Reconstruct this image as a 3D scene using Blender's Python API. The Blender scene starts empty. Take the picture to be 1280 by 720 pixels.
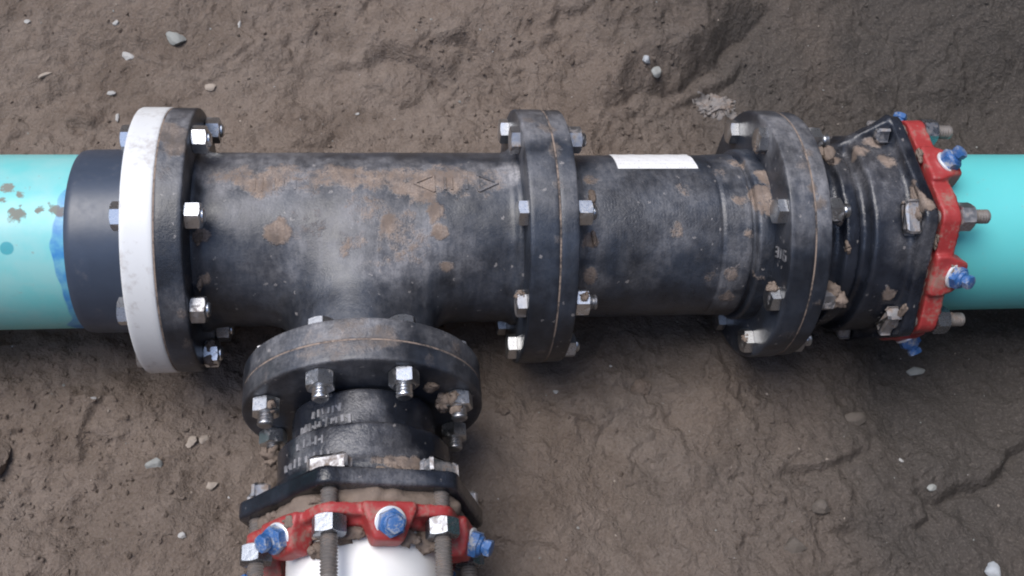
import bpy, math, random
import numpy as np
from mathutils import Vector, Matrix, Quaternion

# ------------------------------------------------------------------ camera, sky, sun, exposure
scene = bpy.context.scene
AX = 0.175                      # height of the pipe axis above the trench floor
cam_d = bpy.data.cameras.new('camera'); cam = bpy.data.objects.new('camera', cam_d)
scene.collection.objects.link(cam); scene.camera = cam
CAM_M = ((0.99114734, 0.01693755, -0.13168169), (-0.08231728, 0.85657643, -0.5094121), (0.10416724, 0.51574213, 0.8503877))
CAM_C = (0.0536056, -0.7815200, 1.1699314 + AX)
m4 = Matrix(CAM_M).to_4x4(); m4.translation = CAM_C
cam.matrix_world = m4
cam_d.sensor_width = 36.0; cam_d.lens = 36.0 * 1301.82 / 1280.0
cam_d.clip_start = 0.02; cam_d.clip_end = 500

SUN_DIR = Vector((-0.40, 0.06, 1.0)).normalized()
world = bpy.data.worlds.new('World'); scene.world = world; world.use_nodes = True
wn = world.node_tree.nodes; wl = world.node_tree.links
sky = wn.new('ShaderNodeTexSky'); sky.sky_type = 'NISHITA'; sky.sun_disc = False
sky.sun_elevation = math.asin(SUN_DIR.z); sky.sun_rotation = math.atan2(SUN_DIR.x, SUN_DIR.y)
sky.air_density = 1.0; sky.dust_density = 1.5; sky.ozone_density = 1.0; sky.altitude = 100
wl.new(sky.outputs[0], wn['Background'].inputs[0]); wn['Background'].inputs[1].default_value = 0.128
sun_d = bpy.data.lights.new('sun', 'SUN'); sun_d.energy = 1.4; sun_d.angle = math.radians(42); sun_d.color = (1.0, 0.965, 0.92)
sun = bpy.data.objects.new('sun', sun_d); scene.collection.objects.link(sun)
sun.rotation_mode = 'QUATERNION'; sun.rotation_quaternion = SUN_DIR.to_track_quat('Z', 'Y'); sun.location = (0, 0, 5)
vs = scene.view_settings; vs.view_transform = 'Standard'; vs.look = 'None'; vs.exposure = 1.12; vs.gamma = 1.0; vs.use_curve_mapping = False

scene.cycles.pixel_filter_type = 'BLACKMAN_HARRIS'; scene.cycles.filter_width = 2.0      # soft phone optics

# ------------------------------------------------------------------ numeric helpers
def _h(ix, iy, iz, s):
    n = (ix * 73856093) ^ (iy * 19349663) ^ (iz * 83492791) ^ (s * 2654435761)
    n = n & 0xffffffff
    n = ((n ^ (n >> 15)) * 0x2c1b3c6d) & 0xffffffff
    n = ((n ^ (n >> 12)) * 0x297a2d39) & 0xffffffff
    return ((n ^ (n >> 15)) & 0xffffff) / float(0xffffff)
def noise3(x, y, z, s=0):
    x, y, z = np.broadcast_arrays(np.asarray(x, float), np.asarray(y, float), np.asarray(z, float))
    fx, fy, fz = np.floor(x), np.floor(y), np.floor(z)
    ix, iy, iz = fx.astype(np.int64), fy.astype(np.int64), fz.astype(np.int64)
    tx, ty, tz = x - fx, y - fy, z - fz
    q = lambda t: t * t * t * (t * (t * 6 - 15) + 10)
    tx, ty, tz = q(tx), q(ty), q(tz)
    def L(dy, dz):
        a = _h(ix, iy + dy, iz + dz, s); b = _h(ix + 1, iy + dy, iz + dz, s)
        return a + (b - a) * tx
    c0 = L(0, 0) * (1 - ty) + L(1, 0) * ty
    c1 = L(0, 1) * (1 - ty) + L(1, 1) * ty
    return (c0 * (1 - tz) + c1 * tz) * 2 - 1
def noise2(x, y, s=0):
    x, y = np.broadcast_arrays(np.asarray(x, float), np.asarray(y, float))
    fx, fy = np.floor(x), np.floor(y); ix, iy = fx.astype(np.int64), fy.astype(np.int64)
    tx, ty = x - fx, y - fy
    q = lambda t: t * t * t * (t * (t * 6 - 15) + 10)
    tx, ty = q(tx), q(ty); z = np.zeros_like(ix)
    a = _h(ix, iy, z, s); b = _h(ix + 1, iy, z, s); c = _h(ix, iy + 1, z, s); d = _h(ix + 1, iy + 1, z, s)
    return ((a + (b - a) * tx) * (1 - ty) + (c + (d - c) * tx) * ty) * 2 - 1
def fbm2(x, y, o=4, s=0, g=.5):
    r = 0; a = 1.0
    for i in range(o):
        c, sn = math.cos(.6 * i + .3), math.sin(.6 * i + .3)
        r = r + a * noise2((x * c - y * sn) * 2.03 ** i + 7.1 * i, (x * sn + y * c) * 2.03 ** i - 3.7 * i, s + i); a *= g
    return r
def fbm3(P, sc, o=3, s=0):
    r = 0; a = 1.0
    for i in range(o):
        k = sc * 2.03 ** i
        r = r + a * noise3(P[:, 0] * k + 5.3 * i, P[:, 1] * k - 2.1 * i, P[:, 2] * k + 9.7 * i, s + i); a *= .5
    return r
def worley(x, y, s=0):
    fx, fy = np.floor(x), np.floor(y); ix, iy = fx.astype(np.int64), fy.astype(np.int64)
    best = np.full(np.shape(x), 9.0); z = np.zeros_like(ix); hid = np.zeros(np.shape(x))
    for dx in (-1, 0, 1):
        for dy in (-1, 0, 1):
            px = ix + dx + _h(ix + dx, iy + dy, z, s); py = iy + dy + _h(ix + dx, iy + dy, z, s + 1)
            d = (px - x) ** 2 + (py - y) ** 2
            w = d < best; best = np.where(w, d, best); hid = np.where(w, _h(ix + dx, iy + dy, z, s + 2), hid)
    return np.sqrt(best), hid
def sst(a, b, x):
    t = np.clip((x - a) / (b - a), 0, 1); return t * t * (3 - 2 * t)

# ------------------------------------------------------------------ object helpers
COL = scene.collection
def tag(o, label=None, cat=None, group=None, kind=None):
    if label: o['label'] = label
    if cat: o['category'] = cat
    if group: o['group'] = group
    if kind: o['kind'] = kind
    return o
def thing(name, loc, label, cat, group=None):
    o = bpy.data.objects.new(name, None); o.empty_display_size = .05; o.location = loc; COL.objects.link(o)
    return tag(o, label, cat, group)
def mesh(name, V, F, mat, smooth=40):
    me = bpy.data.meshes.new(name); V = np.asarray(V, float)
    me.from_pydata(V.tolist() if len(V) < 40000 else V, [], F if isinstance(F, list) else F.tolist())
    me.materials.append(mat); me.update()
    if smooth:
        me.shade_smooth()
        if smooth < 180: me.set_sharp_from_angle(angle=math.radians(smooth))
    return me
def obj(name, me, parent=None, loc=None, rot=None, frame=True):
    o = bpy.data.objects.new(name, me); COL.objects.link(o)
    if parent is not None:
        o.parent = parent
        if loc is None and frame: loc = Vector((0, 0, AX)) - parent.location   # mesh is drawn in the pipe-axis frame
    if loc is not None: o.location = loc
    if rot is not None: o.rotation_mode = 'QUATERNION'; o.rotation_quaternion = rot
    return o
def attr(me, name, vals):
    a = me.attributes.new(name, 'FLOAT', 'POINT'); a.data.foreach_set('value', np.asarray(vals, np.float32))
def blobmask(V, blobs, warp=.35):
    """soft union of round patches with a ragged outline"""
    m = np.zeros(len(V)); n = fbm3(V, 70, 3, 11) * warp
    for x, y, z, r, s in blobs:
        d = np.sqrt(((V - np.array((x, y, z))) ** 2).sum(1)) / r
        m = np.maximum(m, s * sst(1.35, .45, d + n))
    return m
def dirty(me, mud=(), dust=()):
    n = len(me.vertices); c = np.empty(n * 3); me.vertices.foreach_get('co', c); V = c.reshape(-1, 3)
    attr(me, 'mud', blobmask(V, mud) if mud else np.zeros(n)); attr(me, 'dust', blobmask(V, dust, .25) if dust else np.zeros(n))
    return me

def lathe(prof, seg=128, axis='X', c=(0, 0, 0), step=.006, caps=True):
    """prof: list of (axial, radius)"""
    P = [prof[0]]
    for a, b in zip(prof[:-1], prof[1:]):
        k = max(1, int(math.ceil(math.hypot(b[0] - a[0], b[1] - a[1]) / step)))
        for i in range(1, k + 1): P.append((a[0] + (b[0] - a[0]) * i / k, a[1] + (b[1] - a[1]) * i / k))
    P = np.array(P); n = len(P); th = np.linspace(0, 2 * np.pi, seg, endpoint=False)
    A = np.repeat(P[:, 0], seg); R = np.repeat(P[:, 1], seg); T = np.tile(th, n)
    if axis == 'X': V = np.stack([A, -R * np.cos(T), R * np.sin(T)], 1)
    elif axis == 'Y': V = np.stack([R * np.cos(T), A, R * np.sin(T)], 1)
    else: V = np.stack([R * np.cos(T), R * np.sin(T), A], 1)
    V = V + np.array(c); F = []
    flip = axis == 'Z'
    for i in range(n - 1):
        a, b = i * seg, (i + 1) * seg
        for j in range(seg):
            k = (j + 1) % seg
            q = (a + j, a + k, b + k, b + j)
            F.append(q if flip else q[::-1])
    if caps:
        s0 = list(range(seg)); s1 = [(n - 1) * seg + j for j in range(seg)]
        F.append(tuple(s0[::-1] if flip else s0)); F.append(tuple(s1 if flip else s1[::-1]))
    return V, F
def nets(f, lo, hi, h):
    """naive surface nets: polygon mesh of the zero set of a distance function"""
    lo, hi = np.array(lo, float), np.array(hi, float); n = np.ceil((hi - lo) / h).astype(int) + 1
    ax = [lo[i] + h * np.arange(n[i]) for i in range(3)]
    G = np.stack(np.meshgrid(*ax, indexing='ij'), -1).reshape(-1, 3)
    S = np.concatenate([f(g) for g in np.array_split(G, max(1, len(G) // 200000))]).reshape(n)
    ins = S < 0; cs = n - 1
    cnt = np.zeros(cs, int); acc = np.zeros(tuple(cs) + (3,)); ne = np.zeros(cs)
    cor = [(i, j, k) for i in (0, 1) for j in (0, 1) for k in (0, 1)]
    sl = lambda c: tuple(slice(c[d], c[d] + cs[d]) for d in range(3))
    for c in cor: cnt += ins[sl(c)]
    act = (cnt > 0) & (cnt < 8)
    for a in cor:
        for d in range(3):
            if a[d]: continue
            b = list(a); b[d] = 1
            va, vb = S[sl(a)], S[sl(b)]; x = (va < 0) != (vb < 0)
            t = np.where(x, va / np.where(x, va - vb, 1), 0)
            p = np.zeros(tuple(cs) + (3,)); p[...] = a; p[..., d] += t
            acc += p * x[..., None]; ne += x
    idx = -np.ones(cs, int); w = np.argwhere(act); idx[act] = np.arange(len(w))
    V = lo + h * (w + acc[act] / ne[act][:, None])
    F = []
    for d in range(3):
        e = [0, 0, 0]; e[d] = 1; u, v = (d + 1) % 3, (d + 2) % 3
        A = ins[tuple(slice(0, n[q] - e[q]) for q in range(3))]; B = ins[tuple(slice(e[q], n[q]) for q in range(3))]
        E = np.argwhere(A != B)
        E = E[(E[:, u] > 0) & (E[:, v] > 0) & (E[:, u] < n[u] - 1) & (E[:, v] < n[v] - 1)]
        sgn = A[tuple(E.T)]
        q = []
        for du, dv in ((1, 1), (0, 1), (0, 0), (1, 0)):
            c = E.copy(); c[:, u] -= du; c[:, v] -= dv; q.append(idx[tuple(c.T)])
        Q = np.stack(q, 1); Q[~sgn] = Q[~sgn][:, ::-1]; F.append(Q)
    F = np.concatenate(F); F = F[(F >= 0).all(1)]
    for _ in range(3):
        d0 = f(V); g = np.stack([(f(V + np.eye(3)[k] * h * .1) - f(V - np.eye(3)[k] * h * .1)) / (h * .2) for k in range(3)], 1)
        V = V - np.clip(d0 / np.maximum((g * g).sum(1), .2), -h * .5, h * .5)[:, None] * g
    return V, F
def smin(a, b, k):
    h = np.clip(.5 + .5 * (b - a) / k, 0, 1); return b + (a - b) * h - k * h * (1 - h)
def smax(a, b, k): return -smin(-a, -b, k)
def sd_cyl(r, a, R, a0, a1, rd=.002):
    dx = r - R + rd; dy = np.abs(a - (a0 + a1) / 2) - (a1 - a0) / 2 + rd
    return np.minimum(np.maximum(dx, dy), 0) + np.sqrt(np.maximum(dx, 0) ** 2 + np.maximum(dy, 0) ** 2) - rd
def sd_box(x, y, z, hx, hy, hz, rd=.002):
    qx, qy, qz = np.abs(x) - hx + rd, np.abs(y) - hy + rd, np.abs(z) - hz + rd
    return np.sqrt(np.maximum(qx, 0) ** 2 + np.maximum(qy, 0) ** 2 + np.maximum(qz, 0) ** 2) + np.minimum(np.maximum(qx, np.maximum(qy, qz)), 0) - rd
def sd_hex(x, y, ap):
    """hexagon, corners on +x (pointing), apothem ap"""
    px, py = np.abs(x), np.abs(y)
    k = (-.8660254, .5, .57735027)
    t = 2 * np.minimum(k[0] * px + k[1] * py, 0); px = px - t * k[0]; py = py - t * k[1]
    px = px - np.clip(px, -k[2] * ap, k[2] * ap); py = py - ap
    return np.sqrt(px ** 2 + py ** 2) * np.sign(py)

# ------------------------------------------------------------------ materials
def mat(name):
    m = bpy.data.materials.new(name); m.use_nodes = True; nt = m.node_tree
    b = nt.nodes['Principled BSDF']; return m, nt, b
class NB:
    def __init__(s, nt): s.nt = nt; s.co = nt.nodes.new('ShaderNodeTexCoord').outputs['Object']
    def n(s, t, **k):
        x = s.nt.nodes.new(t)
        for a, v in k.items(): setattr(x, a, v)
        return x
    def put(s, sock, v):
        if hasattr(v, 'is_linked'): s.nt.links.new(v, sock)
        else: sock.default_value = v if not isinstance(v, tuple) or len(v) == 4 or len(sock.default_value) == 3 else v + (1,)
    def noise(s, scale, det=4, rough=.55, vec=None, dist=0, seed=0):
        x = s.n('ShaderNodeTexNoise'); x.inputs['Scale'].default_value = scale; x.inputs['Detail'].default_value = det
        x.inputs['Roughness'].default_value = rough; x.inputs['Distortion'].default_value = dist
        v = vec or s.co
        if seed:
            a = s.n('ShaderNodeVectorMath', operation='ADD'); s.nt.links.new(v, a.inputs[0]); a.inputs[1].default_value = (seed * 1.7, seed * .9, -seed * 2.3); v = a.outputs[0]
        s.nt.links.new(v, x.inputs['Vector']); return x.outputs['Fac']
    def ramp(s, v, a, b, lo=0., hi=1.):
        x = s.n('ShaderNodeMapRange', interpolation_type='SMOOTHSTEP'); s.put(x.inputs[0], v)
        for i, q in enumerate((a, b, lo, hi)): x.inputs[i + 1].default_value = q
        return x.outputs[0]
    def math(s, op, a, b=None, clamp=False):
        x = s.n('ShaderNodeMath', operation=op, use_clamp=clamp); s.put(x.inputs[0], a)
        if b is not None: s.put(x.inputs[1], b)
        return x.outputs[0]
    def mix(s, f, a, b):
        x = s.n('ShaderNodeMix', data_type='RGBA'); s.put(x.inputs[0], f); s.put(x.inputs[6], a); s.put(x.inputs[7], b); return x.outputs[2]
    def attr(s, name): return s.n('ShaderNodeAttribute', attribute_name=name).outputs['Fac']
    def bump(s, h, strength, dist, normal=None):
        x = s.n('ShaderNodeBump'); x.inputs['Strength'].default_value = strength; x.inputs['Distance'].default_value = dist
        s.put(x.inputs['Height'], h)
        if normal: s.nt.links.new(normal, x.inputs['Normal'])
        return x.outputs[0]
    def sep(s): 
        x = s.n('ShaderNodeSeparateXYZ'); s.nt.links.new(s.co, x.inputs[0]); return x.outputs
MUD = (.205, .158, .128); DUSTC = (.33, .32, .325)
def iron(name, base=(.008, .0105, .016), sheen=(.024, .033, .050), film=.30, rough=.36, gritty=.5, ridges=False, mamp=1.7, alongy=False, mudc=((.215, .160, .125), (.33, .262, .215))):
    m, nt, b = mat(name); N = NB(nt)
    n1 = N.noise(14, 5, .6); n2 = N.noise(95, 4, .7, seed=1); n3 = N.noise(420, 3, .6, seed=2)
    col = N.mix(N.ramp(n1, .35, .7), base, sheen)
    # dry dust film, thin and broken
    dlev = N.math('ADD', N.math('MULTIPLY', N.attr('dust'), .80), film * .22)
    mp = N.n('ShaderNodeMapping'); mp.inputs['Scale'].default_value = (1., .22, .22) if not alongy else (.22, 1., .22); nt.links.new(N.co, mp.inputs[0])
    ns = N.noise(130, 4, .65, vec=mp.outputs[0])
    grain = N.ramp(N.math('ADD', N.math('MULTIPLY', n2, .40), N.math('ADD', N.math('MULTIPLY', n3, .25), N.math('MULTIPLY', ns, .35))), .40, .62, .42, 1.05)
    df = N.math('MULTIPLY', N.math('MULTIPLY', dlev, grain), N.ramp(n1, .32, .68, .5, 1.1), True)
    df = N.math('MULTIPLY', df, .92)
    col = N.mix(df, col, DUSTC)
    vo = N.n('ShaderNodeTexVoronoi'); vo.inputs['Scale'].default_value = 85; wv = N.n('ShaderNodeVectorMath', operation='ADD'); nt.links.new(N.co, wv.inputs[0]); wc = N.n('ShaderNodeCombineXYZ')
    for i_ in range(3): N.put(wc.inputs[i_], N.math('MULTIPLY', (n2, n3, n2)[i_], .012))
    nt.links.new(wc.outputs[0], wv.inputs[1]); nt.links.new(wv.outputs[0], vo.inputs['Vector'])
    sp = N.n('ShaderNodeSeparateColor'); nt.links.new(vo.outputs['Color'], sp.inputs[0])
    fleck = N.math('MULTIPLY', N.math('LESS_THAN', vo.outputs['Distance'], N.math('MULTIPLY', sp.outputs[1], .21)), N.math('GREATER_THAN', sp.outputs[0], .62))
    col = N.mix(N.math('MULTIPLY', fleck, .42), col, (.40, .37, .35))
    mf = N.ramp(N.math('ADD', N.attr('mud'), N.math('MULTIPLY', N.math('SUBTRACT', N.math('ADD', N.math('MULTIPLY', n2, .7), N.math('MULTIPLY', n3, .3)), .5), mamp)), .38, .80)
    mcol = N.mix(N.ramp(n3, .3, .7), *mudc)
    mcol = N.mix(N.ramp(N.noise(38, 3, .6, seed=8), .35, .65), mcol, tuple(v * .80 for v in mudc[0]))
    col = N.mix(N.math('MULTIPLY', mf, N.ramp(ns, .3, .62, .62, .97)), col, mcol)
    N.put(b.inputs['Base Color'], col)
    r = N.math('ADD', N.math('MULTIPLY', df, .35), N.math('MULTIPLY', n2, .3)); r = N.math('ADD', r, rough - .15)
    r = N.math('MAXIMUM', r, N.math('MULTIPLY', mf, .92), True); N.put(b.inputs['Roughness'], r)
    h = N.math('ADD', N.math('MULTIPLY', n3, .45), N.math('MULTIPLY', n2, .8)); h = N.math('ADD', h, N.math('MULTIPLY', mf, 1.1))
    if ridges:
        x = N.sep(); w = N.math('SINE', N.math('MULTIPLY', x[0], 1500.)); h = N.math('ADD', h, N.math('MULTIPLY', w, .02))
        w2 = N.n('ShaderNodeTexVoronoi'); w2.inputs['Scale'].default_value = 330; nt.links.new(N.co, w2.inputs[0]); h = N.math('ADD', h, N.math('MULTIPLY', w2.outputs[0], .30))
    N.put(b.inputs['Normal'], N.bump(h, gritty, .0012)); b.inputs['Specular IOR Level'].default_value = .5
    return m
M_TEE = iron('tee_bitumen_coat', film=.75, rough=.33)
M_FLG = iron('flange_bitumen_coat', film=.28, mamp=.9, mudc=((.13, .105, .09), (.24, .195, .165)))
M_SPL = iron('spool_bitumen_coat', film=.30, rough=.32, ridges=True, gritty=.6)
M_GLOSS = iron('glossy_black_coat', base=(.006, .0075, .012), sheen=(.018, .022, .032), film=.06, rough=.19, gritty=.9)
M_LET = iron('dusty_cast_letters', film=1.2)

def plain(name, col, rough, var=.12, metal=0., scale=40, bump=.1, dirt=.12, dcol=MUD, spec=.5, coat=0):
    m, nt, b = mat(name); N = NB(nt)
    n1 = N.noise(scale, 4, .6); n2 = N.noise(scale * 6, 3, .6, seed=3)
    c = N.mix(n1, tuple(v * (1 - var) for v in col), tuple(min(1, v * (1 + var)) for v in col))
    f = N.math('MULTIPLY', N.ramp(N.math('ADD', N.math('MULTIPLY', n1, .6), N.math('MULTIPLY', n2, .4)), .60 - dirt * .6, .72 - dirt * .3), min(1., dirt * 5))
    c = N.mix(f, c, dcol); N.put(b.inputs['Base Color'], c)
    N.put(b.inputs['Roughness'], N.math('ADD', N.math('MULTIPLY', f, .4), N.math('ADD', N.math('MULTIPLY', n2, .2), rough - .1), True))
    if metal: N.put(b.inputs['Metallic'], N.math('MULTIPLY', N.math('SUBTRACT', 1., f), metal))
    N.put(b.inputs['Normal'], N.bump(n2, bump, .001)); b.inputs['Specular IOR Level'].default_value = spec
    b.inputs['Coat Weight'].default_value = coat
    return m
M_ZINC = plain('zinc_plated_steel', (.66, .67, .68), .30, .10, 1.0, 90, .12, .10)
M_ZINCD = plain('muddy_zinc_steel', (.42, .42, .43), .42, .2, 1.0, 30, .3, .22)
M_DKNUT = plain('blued_steel_nut', (.22, .235, .26), .26, .2, .9, 25, .2, .14)
M_THREAD = plain('dirty_threaded_steel', (.24, .22, .205), .55, .25, .5, 90, .4, .22)
M_RED = plain('red_epoxy_coat', (.33, .036, .036), .46, .28, 0, 34, .4, .22, (.27, .145, .115))
M_BLUE = plain('blue_bolt_coat', (.032, .115, .31), .40, .35, 0, 75, .25, .24, (.33, .34, .35))
M_WASH = plain('bright_washer_steel', (.78, .79, .80), .35, .05, .35, 60, .1, .03)
M_WPIPE = plain('white_pvc', (.80, .80, .79), .38, .03, 0, 25, .03, .05, (.5, .47, .43))
M_WFLG = plain('white_flange_pvc', (.68, .69, .69), .42, .06, 0, 18, .08, .14, (.40, .37, .35))
M_COLL = plain('slate_pvc', (.042, .056, .084), .36, .25, 0, 22, .08, .06, (.16, .15, .15))
M_MUD = plain('sticky_mud', (.185, .145, .118), .95, .30, 0, 60, 1.0, .0, MUD, .15)
M_GASK = plain('mud_filled_gasket', (.26, .20, .16), .9, .4, 0, 30, .4, .25, (.05, .045, .045))

def teal_mat():
    m, nt, b = mat('teal_pvc'); N = NB(nt); x = N.sep()
    n1 = N.noise(9, 3, .5); n2 = N.noise(120, 3, .6, seed=2)
    c = N.mix(n1, (.105, .52, .525), (.14, .585, .59))
    c = N.mix(N.math('MULTIPLY', N.ramp(n2, .58, .75), .12), c, (.35, .45, .42))
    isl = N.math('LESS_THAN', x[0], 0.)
    c = N.mix(N.math('MULTIPLY', isl, N.ramp(N.noise(20, 4, .6, seed=9), .3, .7, .12, .38)), c, (.50, .60, .57))      # brighter light on the left pipe, painted in as a pale mottle
    # blue primer brushed on beside the socket
    pn = N.noise(11, 2, .45, seed=7); e = N.math('ADD', x[0], N.math('MULTIPLY', N.math('SUBTRACT', pn, .5), .085))
    drip = N.ramp(e, -.3195, -.3165)
    pf = N.math('MULTIPLY', drip, N.ramp(N.noise(45, 3, .6, seed=4), .3, .7, .35, .88))
    c = N.mix(N.math('MULTIPLY', pf, isl), c, (.015, .17, .50))
    mud = N.attr('mud')
    c = N.mix(N.ramp(N.attr('dust'), .3, .6, 0, .8), c, (.02, .30, .36))
    mf = N.ramp(N.math('ADD', mud, N.math('MULTIPLY', N.math('SUBTRACT', n2, .5), 2.6)), .45, .95)
    c = N.mix(N.math('MULTIPLY', mf, .8), c, (.22, .145, .105))
    N.put(b.inputs['Base Color'], c); N.put(b.inputs['Roughness'], N.math('ADD', N.math('MULTIPLY', mf, .5), .36))
    N.put(b.inputs['Normal'], N.bump(n2, .06, .001)); return m
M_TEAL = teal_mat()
def sticker_mat():
    m, nt, b = mat('printed_paper_label'); N = NB(nt); x = N.sep()
    n = N.noise(700, 1, .5); rows = N.ramp(N.math('SINE', N.math('MULTIPLY', x[1], 700.)), .35, .6)
    ink = N.math('MULTIPLY', N.math('MULTIPLY', N.ramp(n, .58, .64), rows), N.ramp(N.noise(24, 1, .5, seed=3), .45, .55))
    N.put(b.inputs['Base Color'], N.mix(N.math('MULTIPLY', ink, .55), (.80, .80, .80), (.12, .12, .14))); b.inputs['Roughness'].default_value = .45
    return m
M_STICK = sticker_mat()
def soil_mat():
    m, nt, b = mat('damp_soil'); N = NB(nt); x = N.sep()
    n1 = N.noise(3.2, 5, .6); n2 = N.noise(30, 5, .65, seed=1); n3 = N.noise(260, 4, .7, seed=2); n4 = N.noise(900, 2, .6, seed=3)
    c = N.mix(N.ramp(n1, .3, .7), (.198, .154, .124), (.258, .209, .174))
    c = N.mix(N.ramp(n2, .35, .75, 0, .6), c, (.165, .124, .098))
    c = N.mix(N.ramp(N.noise(5.5, 5, .6, seed=11, dist=.4), .50, .60, 0, .42), c, (.118, .088, .068))      # damp patches
    wet_shade = N.ramp(N.math('ADD', x[0], N.math('MULTIPLY', N.math('SUBTRACT', n1, .5), .9)), .22, .98, 0, .94)  # wet clay tone, with the dimmer light at right painted in
    c = N.mix(wet_shade, c, N.mix(n2, (.052, .046, .042), (.082, .073, .066)))
    c = N.mix(N.ramp(n3, .45, .8, 0, .35), c, (.33, .283, .25)); c = N.mix(N.ramp(n3, .25, .48, .35, 0), c, (.080, .060, .046))
    c = N.mix(N.ramp(n4, .70, .78, 0, .35), c, (.36, .33, .31))
    N.put(b.inputs['Base Color'], c); N.put(b.inputs['Roughness'], N.ramp(n2, .2, .8, .78, .95)); b.inputs['Specular IOR Level'].default_value = .25
    n5 = N.noise(105, 4, .6, seed=6); h = N.math('ADD', N.math('ADD', N.math('MULTIPLY', n3, 1.), N.math('MULTIPLY', n4, .35)), N.math('MULTIPLY', n5, 1.6)); N.put(b.inputs['Normal'], N.bump(h, 1., .0046))
    return m
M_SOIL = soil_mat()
def stone_mat(name, col, rough=.75): return plain(name, col, rough, .28, 0, 55, .6, .10, (.19, .145, .115), .3)
M_STG = stone_mat('grey_stone', (.27, .275, .26)); M_STW = stone_mat('pale_stone', (.38, .37, .355)); M_STB = stone_mat('tan_stone', (.33, .28, .235)); M_STL = stone_mat('bluish_white_stone', (.36, .38, .40))
M_CLOD = plain('soil_clod', (.17, .13, .102), .95, .3, 0, 60, 1., 0, MUD, .2)
M_CLODD = plain('dark_soil_clod', (.115, .098, .084), .92, .3, 0, 60, 1., 0, MUD, .25)
M_CALI = plain('pale_caliche', (.225, .208, .198), .9, .3, 0, 60, 1., .24, MUD, .2)

# ------------------------------------------------------------------ ground
SCARPS = [  # polyline on the ground, height, fall-off, side raised (+1 = left of travel)
 ([(-.016, .446), (.011, .440), (.040, .429)], .016, .05, 1), ([(.053, .443), (.080, .462), (.111, .453), (.137, .438), (.164, .421), (.186, .410)], .026, .06, 1),
 ([(.159, .470), (.207, .485), (.240, .464), (.256, .435), (.267, .399), (.279, .369)], .020, .05, 1), ([(.034, .393), (.076, .394), (.102, .376), (.118, .368)], .009, .04, 1),
 ([(.454, .354), (.516, .404), (.589, .420), (.651, .456), (.701, .510), (.769, .577)], .060, .16, 1), ([(.585, .389), (.670, .427), (.712, .467)], .016, .05, 1),
 ([(-.427, .325), (-.402, .318), (-.375, .314)], .018, .05, 1), ([(.630, -.288), (.685, -.287), (.725, -.276), (.775, -.254)], .015, .05, 1),
 ([(.833, -.335), (.884, -.317), (.934, -.322), (.978, -.297), (1.01, -.273), (1.06, -.25)], .024, .06, 1), ([(.799, -.366), (.840, -.352)], .016, .04, 1),
 ([(.666, -.363), (.720, -.361)], .010, .04, 1), ([(.644, -.331), (.670, -.346)], .012, .03, 1), ([(-.331, -.240), (-.329, -.189), (-.314, -.143)], .010, .06, 1),
 ([(.353, .501), (.383, .530), (.469, .539)], .012, .05, 1), ([(.958, .453), (.995, .393), (1.031, .345)], .016, .08, 1), ([(.296, .464), (.331, .475), (.367, .487)], .010, .05, 1),
 ([(.249, -.134), (.342, -.140), (.401, -.144)], .008, .05, 1), ([(.453, -.151), (.507, -.153)], .008, .04, 1)]
def base_h(x, y):
    t = np.maximum(0, y - .33)
    z = .42 * t * t / (t + .15) - .03 * sst(.55, 1.1, x)
    z = z + 1.7 * sst(.86, 1.9, y) + 1.5 * sst(-1.0, -1.9, y)                                 # trench sides, raised out of view to cut low sky light
    z = z + 2.8 * sst(1.42, 1.95, x) + 1.2 * sst(-1.6, -2.8, x)                                  # excavation ends; the tall unseen right wall is added to darken that side
    z = z + .35 * sst(.9, 1.6, x) * sst(.35, .9, y) + 1.6 * sst(.7, 1.5, x) * (sst(-.62, -1.15, y) + sst(.80, 1.25, y))  # last term: unseen right banks steepened to shade that side
    return z
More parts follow.
